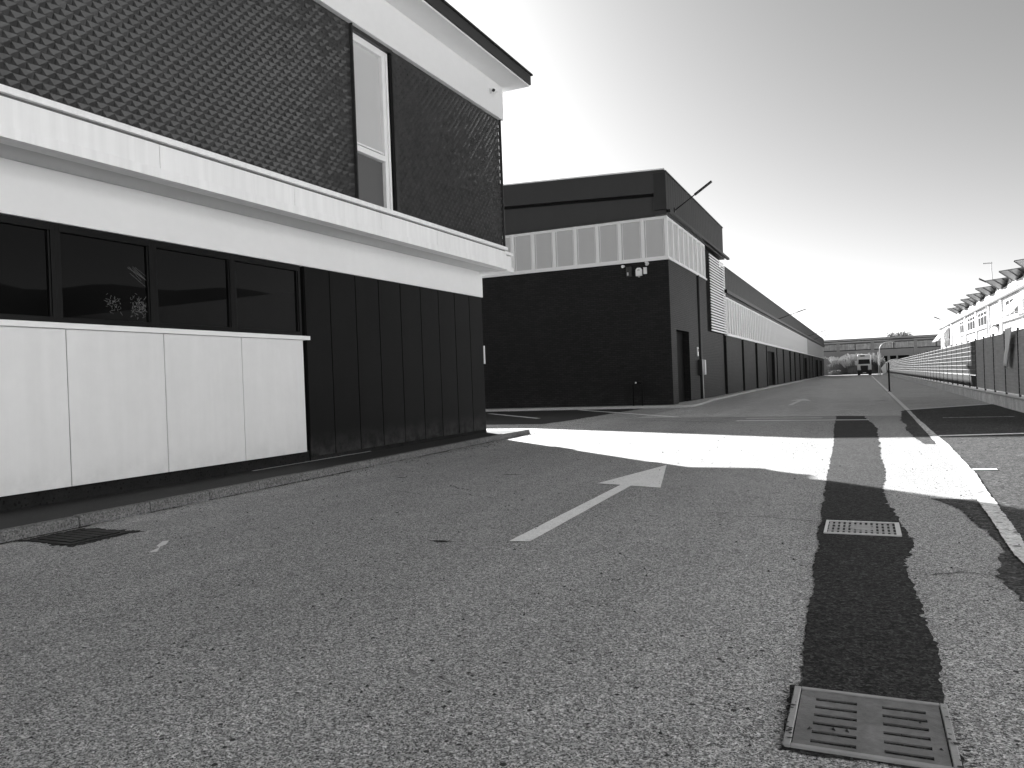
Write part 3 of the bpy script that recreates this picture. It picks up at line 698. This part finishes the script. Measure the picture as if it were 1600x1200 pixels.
# ------------------------------------------------------------------ white building on the right
RX = 10.45
C_ = thing('white_building', (RX,55,0), 'white rendered building with gridded windows behind the fence', 'building')
MB().box(RX,RX+26,38,128,0,6.62).build('wall', 'render_white', C_)
MB().box(RX-.02,RX+.0,38,128,3.3,4.72).build('lower_band', 'grime', C_)
lg = MB(); lg.box(RX-.30,RX-.021,38,76.4,4.74,4.92); lg.box(RX-.25,RX-.021,82,103.5,4.74,4.90); lg.build('ledge', 'render_white', C_)
MB().box(RX-.24,RX-.0,38,128.2,6.64,6.80).build('gutter', 'far_dark', C_)
rfm = MB(); rfm.hexa([(RX-.05,38,6.62),(RX+26,38,6.62),(RX+26,128,6.62),(RX-.05,128,6.62),(RX+.4,38,7.75),(RX+26,38,7.75),(RX+26,128,7.75),(RX+.4,128,7.75)])
rfm.build('roof', 'render_white', C_)
def grid_window(y0,y1,z0,z1,cols_,tr):
    w = MB(); x0, x1 = RX-.05, RX-.021
    w.box(x0,x1,y0,y0+.28,z0,z1); w.box(x0,x1,y1-.28,y1,z0,z1); w.box(x0,x1,y0+.28,y1-.28,z1-.14,z1); w.box(x0,x1,y0+.28,y1-.28,z0,z0+.14)
    for k in range(1,cols_):
        y = y0+(y1-y0)*k/cols_; w.box(x0,x1,y-.07,y+.07,z0+.14,z1-.14)
    w.box(x0+.01,x1-.01,y0+.28,y1-.28,tr-.05,tr+.05)
    f = w.build('window', 'white_metal', C_)
    MB().box(RX-.034,RX-.005,y0+.28,y1-.28,z0+.14,z1-.14).build('pane', 'pane', f)
grid_window(99.2,103.6,4.95,6.45,2,6.0); grid_window(89.8,96.3,4.95,6.45,3,5.95); grid_window(81.8,88.0,4.95,6.45,3,5.95); grid_window(66.0,71.9,4.95,6.45,3,5.95)
grid_window(56.5,63.5,4.95,6.45,3,5.95); grid_window(46,53,4.95,6.45,3,5.95)
for y in (88.7,97.6,80.4,73.6,112): MB().box(RX-.16,RX-.021,y-.35,y+.35,3.3,6.62).build('pilaster', 'render_white', C_)
MB().tube((RX-.2,80.5,3.3),(RX-.2,80.5,6.6),.07,.07,8).build('downpipe', 'steel', C_)
ar = MB()
pts = [(74.6,4.25)]+[(77.4+2.8*math.cos(a), 4.25+.62*math.sin(a)) for a in [math.pi*i/10 for i in range(11)]]
ar.prism(pts[1:], 'x', RX-.06, RX-.0205); ar.build('arched_opening', 'black', C_)
ar2 = MB(); pts = [(77.9+2.7*math.cos(a), 4.0+.62*math.sin(a)) for a in [math.pi*i/10 for i in range(11)]]
ar2.prism(pts, 'x', RX-.12, RX-.061); ar2.build('arch_cover', 'grime', C_)
def awning(y0,y1,label):
    t = thing('awning', (RX-.02,y0,6.5), label, 'awning', 'awnings on the white building')
    l = y1-y0
    MB().hexa([(-.02,0,-.06),(-.02,l,-.06),(-1.3,l,-1.70),(-1.3,0,-1.70),(-.02,0,0),(-.02,l,0),(-1.34,l,-1.66),(-1.34,0,-1.66)]).build('canvas', 'cloth', t, local=True)
    ar = MB()
    for y in (.05,l-.05): ar.tube((0,y,-1.45),(-1.28,y,-1.66),.025,.025,6)
    ar.tube((-1.31,0,-1.69),(-1.31,l,-1.69),.03,.03,6)
    ar.build('frame', 'steel', t, local=True)
awning(116,124.5,'white slanted awning at the far corner of the white building')
awning(60.5,65.6,'white slanted awning at the right edge, nearest of the white building')
MB().box(RX-.05,RX-.0205,114.6,116,4.9,6.3).build('doorway', 'black', C_)
# unseen building added opposite the office so its sunlit front lights the shaded street
N_ = thing('white_building', (RX,-4,0), 'added unseen white building opposite the office, bouncing sunlight into the street', 'building')
MB().box(RX,RX+20,-30,16.5,0,9.2).build('wall', 'render_white', N_)
MB().box(RX-.25,RX+20.2,-30.2,16.7,9.21,9.45).build('roof', 'far_dark', N_)
for i in range(6):
    for z in (1.1, 5.2):
        f = MB(); y = -27+i*7.2
        f.box(RX-.06,RX-.001,y,y+.1,z,z+1.6); f.box(RX-.06,RX-.001,y+2.1,y+2.2,z,z+1.6); f.box(RX-.06,RX-.001,y+.1,y+2.1,z,z+.1); f.box(RX-.06,RX-.001,y+.1,y+2.1,z+1.5,z+1.6)
        w = f.build('window', 'white_metal', N_); MB().box(RX-.03,RX-.0005,y+.1,y+2.1,z+.1,z+1.5).build('pane', 'pane', w)
# solar panels on the roof edge
names = ['farthest dark solar panel on the white roof, last of the row','dark roof solar panel second from the far end','dark roof solar panel third from the far end','dark roof solar panel fourth from the far end','dark roof solar panel just beyond the roof aerial','dark roof solar panel just this side of the roof aerial','large dark roof solar panel second from the right edge of the photo','nearest dark roof solar panel cut by the right edge of the photo']
e1 = Vector((1.55,-.5,.10)); e2 = Vector((1.15,2.3,-.48)); nn = e1.cross(e2).normalized()*.05
sol = None
for i,(y,z) in enumerate([(105.8,8.21),(99.0,8.19),(92.0,8.18),(87.0,8.24),(80.4,8.24),(74.1,8.28),(67.1,8.27),(60.8,8.25)]):
    sc_ = 1.12
    if sol is None:
        sol = thing('solar_panel', (9.4,y,z), names[i], 'solar panel', 'solar panels along the white roof')
        a, b = e1*sc_, e2*sc_
        q = [Vector((0,0,0)), a, a+b, b]
        MB().add([v for v in q]+[v+nn for v in q], [(3,2,1,0),(4,5,6,7),(0,1,5,4),(1,2,6,5),(2,3,7,6),(3,0,4,7)]).build('panel', 'solar', sol, local=True)
        rl = MB()
        for k in (0,.33,.66,1): rl.tube(a*k-nn*.6, a*k+b-nn*.6, .03,.03,5)
        rl.build('rails', 'far_dark', sol, local=True)
        st = MB(); st.tube(a*.93+b*.05-nn*2, Vector((1.35,-.35,-1.2)), .09,.09,6)
        st.build('strut', 'white_metal', sol, local=True)
        MB().tube(b*.95, Vector((1.0,3.2,-1.4)), .03,.03,5).build('brace', 'steel', sol, local=True)
        MB().box(1.1,2.5,.2,2.6,-1.45,-.98).build('ballast', 'render_white', sol, local=True)
    else:
        c = copy_tree(sol); c.location = (9.4,y,z); c['label'] = names[i]
t = thing('aerial', (11.0,82,7.7), 'thin aerial pole with short crossbar on the white roof', 'aerial')
MB().tube((0,0,0),(-.1,0,3.0),.05,.04,6).build('pole', 'steel', t, local=True)
MB().box(-.75,.0,-.04,.04,2.86,2.96).build('crossbar', 'steel', t, local=True)
def roof_lamp(loc, tip, label):
    t = thing('roof_lamp', loc, label, 'lamp', 'lamps on the white roof')
    p = Vector(tip)
    MB().tube((0,0,0), p*.62+Vector((0,0,.06)), .035,.035,6).build('arm', 'steel', t, local=True)
    MB().hexa([p*.6+Vector((0,-.12,0)), p*.6+Vector((0,.12,0)), p+Vector((0,.17,-.02)), p+Vector((0,-.17,-.02)), p*.6+Vector((0,-.1,.12)), p*.6+Vector((0,.1,.12)), p+Vector((0,.14,.10)), p+Vector((0,-.14,.10))]).build('lamp_head', 'dark_metal', t, local=True)
roof_lamp((10.35,116,7.0), (-1.6,0,.85), 'grey lamp reaching left from the far roof corner')
roof_lamp((10.6,77,7.9), (-1.3,0,.85), 'grey lamp reaching left between the solar panels')

# ------------------------------------------------------------------ far end: industrial hall, tree, reeds, lorry, lamps
D = thing('industrial_hall', (4,215,0), 'grey two storey industrial hall closing the end of the road', 'building')
DY = 215
MB().box(-60,60,DY,DY+30,0,8.05).build('wall', 'far_wall', D)
MB().box(-60,60,DY-.5,DY-.001,8.62,9.05).build('parapet', 'far_wall', D)
MB().box(-60,60,DY-.35,DY-.001,8.30,8.60).build('gutter', 'far_dark', D)
MB().box(-60,60,DY-.2,DY+30,8.06,8.28).build('roof', 'far_wall', D)
cx = [-5.7+i*8.0-16 for i in range(8)]
cxs = [-21.7,-13.7,-5.7,2.3,11.98,21,30,39]
for x in cxs: MB().box(x-.35,x+.35,DY-.3,DY-.0,0,8.05).build('column', 'far_wall', D)
for a,b in zip(cxs[:-1], cxs[1:]):
    f = MB(); f.box(a+.4,b-.4,DY-.06,DY-.001,6.0,6.22); f.box(a+.4,b-.4,DY-.12,DY-.0,7.72,7.9); f.box((a+b)/2-.12,(a+b)/2+.12,DY-.06,DY-.001,6.23,7.7)
    w = f.build('window', 'far_dark', D)
    p = MB(); p.box(a+.4,b-.4,DY-.03,DY-.0005,6.22,7.72); p.build('pane', 'far_pane', w)
    q = MB(); k = a+.6
    while k < b-.5: q.box(k-.03,k+.03,DY-.055,DY-.031,6.22,7.72); k += .42
    q.build('glazing_bar', 'wire', w)
for a,b in ((4.4,5.6),(6.2,7.6),(8.0,10.5),(-4.6,-1.5),(13,18)): MB().box(a,b,DY-.05,DY-.001,2.9,4.3).build('opening', 'black', D)

def leaf_crown(c, rad, n, sz, m, name, parent, seed, clumps=14):
    rnd = random.Random(seed); mb = MB(); cs = []
    for i in range(clumps):
        while True:
            v = Vector((rnd.uniform(-1,1), rnd.uniform(-1,1), rnd.uniform(-1,1)))
            if v.length < 1: break
        cs.append((Vector((c[0]+v.x*rad[0]*.75, c[1]+v.y*rad[1]*.75, c[2]+v.z*rad[2]*.75)), rnd.uniform(.25,.5)))
    for i in range(n):
        cc, r = rnd.choice(cs)
        d = Vector((rnd.gauss(0,1), rnd.gauss(0,1), rnd.gauss(0,1))).normalized()*r*rnd.random()**.4
        p = cc+Vector((d.x*rad[0], d.y*rad[1], d.z*rad[2]))
        a = Vector((rnd.gauss(0,1), rnd.gauss(0,1), rnd.gauss(0,1))).normalized(); b = a.orthogonal().normalized()
        s = sz*rnd.uniform(.6,1.4)
        mb.add([p-a*s-b*s*.5, p+a*s-b*s*.5, p+a*s+b*s*.5, p-a*s+b*s*.5], [(0,1,2,3)])
    return mb.build(name, m, parent)
t = thing('tree', (9.2,250,0), 'pale rounded tree top showing above the far hall roof', 'tree')
tk = MB(); tk.tube((9.2,250,0),(9.2,250,6),.3,.2,8)
for a in range(5):
    tk.tube((9.2,250,6),(9.2+2.4*math.cos(a*1.26),250+2.4*math.sin(a*1.26),9.5),.14,.05,6)
tk.build('trunk', 'bark', t)
leaf_crown((9.0,250,9.6),(4.6,3.6,2.6),2600,.13,'foliage_light','crown',t,5,22)

def reeds(loc, w, h, n, label, seed, plume=.3, lean=0):
    t = thing('reed_clump', loc, label, 'reeds', 'reeds at the end of the road'); rnd = random.Random(seed)
    st = MB(); pm = MB()
    for i in range(n):
        x = rnd.uniform(-w,w); y = rnd.uniform(-1.2,1.2); hh = h*rnd.uniform(.55,1.0)*(1-.35*abs(x/w)); a = rnd.gauss(lean,.25); b = rnd.gauss(0,.15)
        p0 = Vector((x,y,0)); p1 = p0+Vector((a*hh*.35,b*hh*.3,hh*.62)); p2 = p0+Vector((a*hh*.9,b*hh*.6,hh))
        wd = Vector((.045,.02,0))*rnd.uniform(.7,1.5)
        st.add([p0-wd,p0+wd,p1+wd,p1-wd,p2], [(0,1,2,3),(3,2,4)])
        for k in range(3):
            q = p0.lerp(p1, rnd.uniform(.3,1)); e = q+Vector((rnd.gauss(0,.45), rnd.gauss(0,.3), rnd.uniform(-.25,.45)))
            st.add([q-Vector((0,0,.04)), q+Vector((0,0,.05)), e], [(0,1,2)])
        if rnd.random() < plume:
            for k in range(5):
                q = p1.lerp(p2, .4+.15*k); s = .1+.03*k
                pm.add([q+Vector((-s,0,-.05)), q+Vector((s*.4,.05,-.12)), q+Vector((s,0,.25)), q+Vector((-s*.2,-.05,.3))], [(0,1,2,3)])
    st.build('blades', 'reed', t, local=True)
    if pm.v: stuff(pm.build('plumes', 'reed_tip', t, local=True))
reeds((-6.4,202,0), 1.5, 3.9, 240, 'dark reeds beside the end of the warehouse', 1, 0)
reeds((-4.5,203,0), 1.75, 4.8, 340, 'tall reeds with a pale leaning stem left of the lorry', 2, .45, -.25)
reeds((-1.9,204,0), 1.85, 5.2, 360, 'tall bright plumed reeds directly left of the lorry', 3, .6)
reeds((1.8,205,0), 1.9, 5.1, 340, 'plumed reeds showing over the lorry roof', 4, .5)
t = thing('shrub', (3.6,201,0), 'dark round shrub between the lorry and the pale wall', 'shrub')
MB().tube((3.6,201,0),(3.6,201,1.2),.1,.07,7).build('stem', 'bark', t)
leaf_crown((3.5,201,2.0),(1.6,1.3,1.85),1600,.10,'foliage','crown',t,9,16)
t = thing('shrub', (-5.9,198,0), 'low grey shrub at the foot of the reeds by the warehouse', 'shrub')
MB().tube((-5.9,198,0),(-5.9,198,.5),.08,.06,7).build('stem', 'bark', t)
leaf_crown((-5.9,198,.65),(1.6,.9,.65),900,.08,'foliage_light','crown',t,11,12)
t = thing('waste_container', (-2.6,199,0), 'dark grey waste container among the reeds', 'container')
MB().hexa([(-.62,-.5,.25),(.62,-.5,.25),(.62,.5,.25),(-.62,.5,.25),(-.75,-.55,1.75),(.75,-.55,1.75),(.75,.55,1.75),(-.75,.55,1.75)]).build('body', 'fascia', t, local=True, bevel=.04)
MB().prism([(-.58,1.76),(.58,1.76),(.45,1.98),(0,2.08),(-.45,1.98)], 'x', -.78, .78).build('lid', 'dark_metal', t, local=True, bevel=.02)
wh = MB()
for sx in (-.45,.45):
    for sy in (-.38,.38): wh.tube((sx-.05,sy,.13),(sx+.05,sy,.13),.13,.13,10)
wh.build('wheels', 'rubber', t, local=True)

# lorry, facing down the road
T = thing('lorry', (0.2,176,0), 'white lorry parked at the end of the road facing forward', 'lorry')
def tb(x0,x1,y0,y1,z0,z1): return MB().box(x0,x1,y0,y1,z0,z1)
cab = MB(); cab.hexa([(-1.25,0.02,1.0),(1.25,0.02,1.0),(1.25,2.1,1.0),(-1.25,2.1,1.0),(-1.18,.32,3.45),(1.18,.32,3.45),(1.2,2.1,3.45),(-1.2,2.1,3.45)])
cab.build('cab', 'truck_white', T, local=True, bevel=.08)
MB().hexa([(-1.15,.36,3.452),(1.15,.36,3.452),(1.18,2.1,3.452),(-1.18,2.1,3.452),(-1.08,.85,4.0),(1.08,.85,4.0),(1.12,2.1,4.05),(-1.12,2.1,4.05)]).build('roof_deflector', 'truck_white', T, local=True, bevel=.06)
MB().hexa([(-.62,.40,3.62),(.15,.40,3.62),(.15,.6,3.62),(-.62,.6,3.62),(-.62,.555,3.82),(.15,.555,3.82),(.15,.75,3.82),(-.62,.75,3.82)]).build('roof_light_bar', 'truck_black', T, local=True)
MB().hexa([(-1.02,.07,2.15),(1.02,.07,2.15),(1.02,.3,2.15),(-1.02,.3,2.15),(-.98,.225,3.05),(.98,.225,3.05),(.98,.45,3.05),(-.98,.45,3.05)]).build('windscreen', 'truck_glass', T, local=True, bevel=.03)
MB().prism([(-.55,.55),(.55,.55),(.68,1.75),(.62,1.86),(-.62,1.86),(-.68,1.75)], 'y', -.06, .03).build('grille', 'truck_black', T, local=True, bevel=.02)
MB().prism([(-1.25,.22),(1.25,.22),(1.27,.98),(-1.27,.98)], 'y', -.10, .5).build('bumper', 'truck_black', T, local=True, bevel=.04)
for sx in (-1,1):
    MB().prism([(sx*.72,.92),(sx*1.16,1.06),(sx*1.2,1.22),(sx*.76,1.06)], 'y', -.14, -.09).build('headlight', 'lamp_glass', T, local=True)
    tb(min(sx*1.28,sx*1.52),max(sx*1.28,sx*1.52),.3,.42,1.95,2.85).build('mirror', 'truck_white' if sx < 0 else 'truck_black', T, local=True, bevel=.03)
    w = MB().tube((sx*.85,1.3,.5),(sx*1.22,1.3,.5),.5,.5,18).build('wheel', 'rubber', T, local=True)
    MB().tube((sx*1.2,1.3,.5),(sx*1.235,1.3,.5),.28,.28,14).build('rim', 'steel', w, local=True)
    w = MB().tube((sx*.75,8.0,.5),(sx*1.22,8.0,.5),.5,.5,18).build('wheel', 'rubber', T, local=True)
tb(-.30,.30,-.125,-.10,.38,.52).build('number_plate', 'truck_white', T, local=True)
tb(-1.27,1.27,2.4,10.5,1.05,3.85).build('cargo_box', 'truck_white', T, local=True, bevel=.04)
tb(-1.29,-1.24,.9,10.0,.25,1.0).build('side_skirt', 'truck_white', T, local=True)
tb(-.5,.5,.6,10.2,.7,1.0).build('chassis', 'truck_black', T, local=True)

t = thing('street_lamp', (2.72,152,0), 'pale street lamp with curved arm beyond the fence', 'street lamp')
p = [Vector((0,0,0)), Vector((0,0,4.5))]+[Vector((1.15-1.15*math.cos(a), 0, 4.5+1.4*math.sin(a))) for a in [math.pi/2*i/6 for i in range(1,7)]]+[Vector((2.0,0,5.95))]
mb = MB()
for a,b in zip(p[:-1], p[1:]): mb.tube(a,b,.07,.065,8)
mb.build('pole', 'steel', t, local=True)
MB().hexa([(1.9,-.12,5.85),(2.5,-.1,5.85),(2.5,.1,5.85),(1.9,.12,5.85),(1.95,-.1,6.0),(2.4,-.08,5.97),(2.4,.08,5.97),(1.95,.1,6.0)]).build('lamp_head', 'steel', t, local=True)
t = thing('pale_pole', (2.46,150,0), 'straight pale pole beside the lorry', 'pole')
MB().tube((0,0,0),(0,0,4.25),.07,.05,8).build('shaft', 'white_metal', t, local=True)
MB().tube((0,0,0),(0,0,.06),.16,.16,10).build('foot', 'steel', t, local=True)
struct(MB().prism([(-7.7,197),(30,197),(30,197.5),(-7.7,197.5)], 'z', -.02, .12).build('kerb', 'concrete_pale'))

# ------------------------------------------------------------------ hills beside the place (seen mirrored in the black panes)
hl = MB(); N = 90
prof = []
for i in range(N+1):
    az = R(12+ (130-12)*i/N); d = 420
    e = 8.0+1.2*math.sin(az*5.1)+1.6*math.exp(-((math.degrees(az)-62)/9)**2)+.5*math.sin(az*17)+.25*math.sin(az*41+1)
    prof.append((az, d, d*math.tan(R(max(1.5, e*min(1, (i+2)/16))))))
vs = []
for az,d,h in prof:
    for k,(dd,hh) in enumerate(((0,-1),(60,.45),(130,.85),(190,1.0),(300,.7))):
        rr_ = d+dd+ (15*math.sin(az*23+k) if k else 0); vs.append((rr_*math.sin(az), rr_*math.cos(az), h*(1+dd/d)*hh if hh > 0 else -1))
hl.add(vs, [(i*5+k,i*5+k+1,(i+1)*5+k+1,(i+1)*5+k) for i in range(N) for k in range(4)])
struct(hl.build('hills', 'hill', smooth=True))

# ------------------------------------------------------------------ loose grit on the road
pb = MB(); rnd = random.Random(77)
for i in range(1500):
    d = rnd.uniform(2.2, 22); x = rnd.uniform(-1,1)*d*.8-d*.42; y = d
    if x < kx(y)+.1: 
        x = kx(y)+abs(rnd.gauss(0,.5))+.03
    if x > 4.1: continue
    s = rnd.choice([.004,.006,.008,.012])*(1+d*.03); a = rnd.uniform(0,6.28)
    c, sn = math.cos(a)*s, math.sin(a)*s
    pb.add([(x+c,y+sn,.009),(x-sn*.6,y+c*.6,.009),(x-c,y-sn,.009),(x+sn*.6,y-c*.6,.009),(x,y,.009+s*.8)], [(0,1,4),(1,2,4),(2,3,4),(3,0,4)])
stuff(pb.build('grit', 'pebble'))
T.scale = (1.08, 1.08, 1.08)
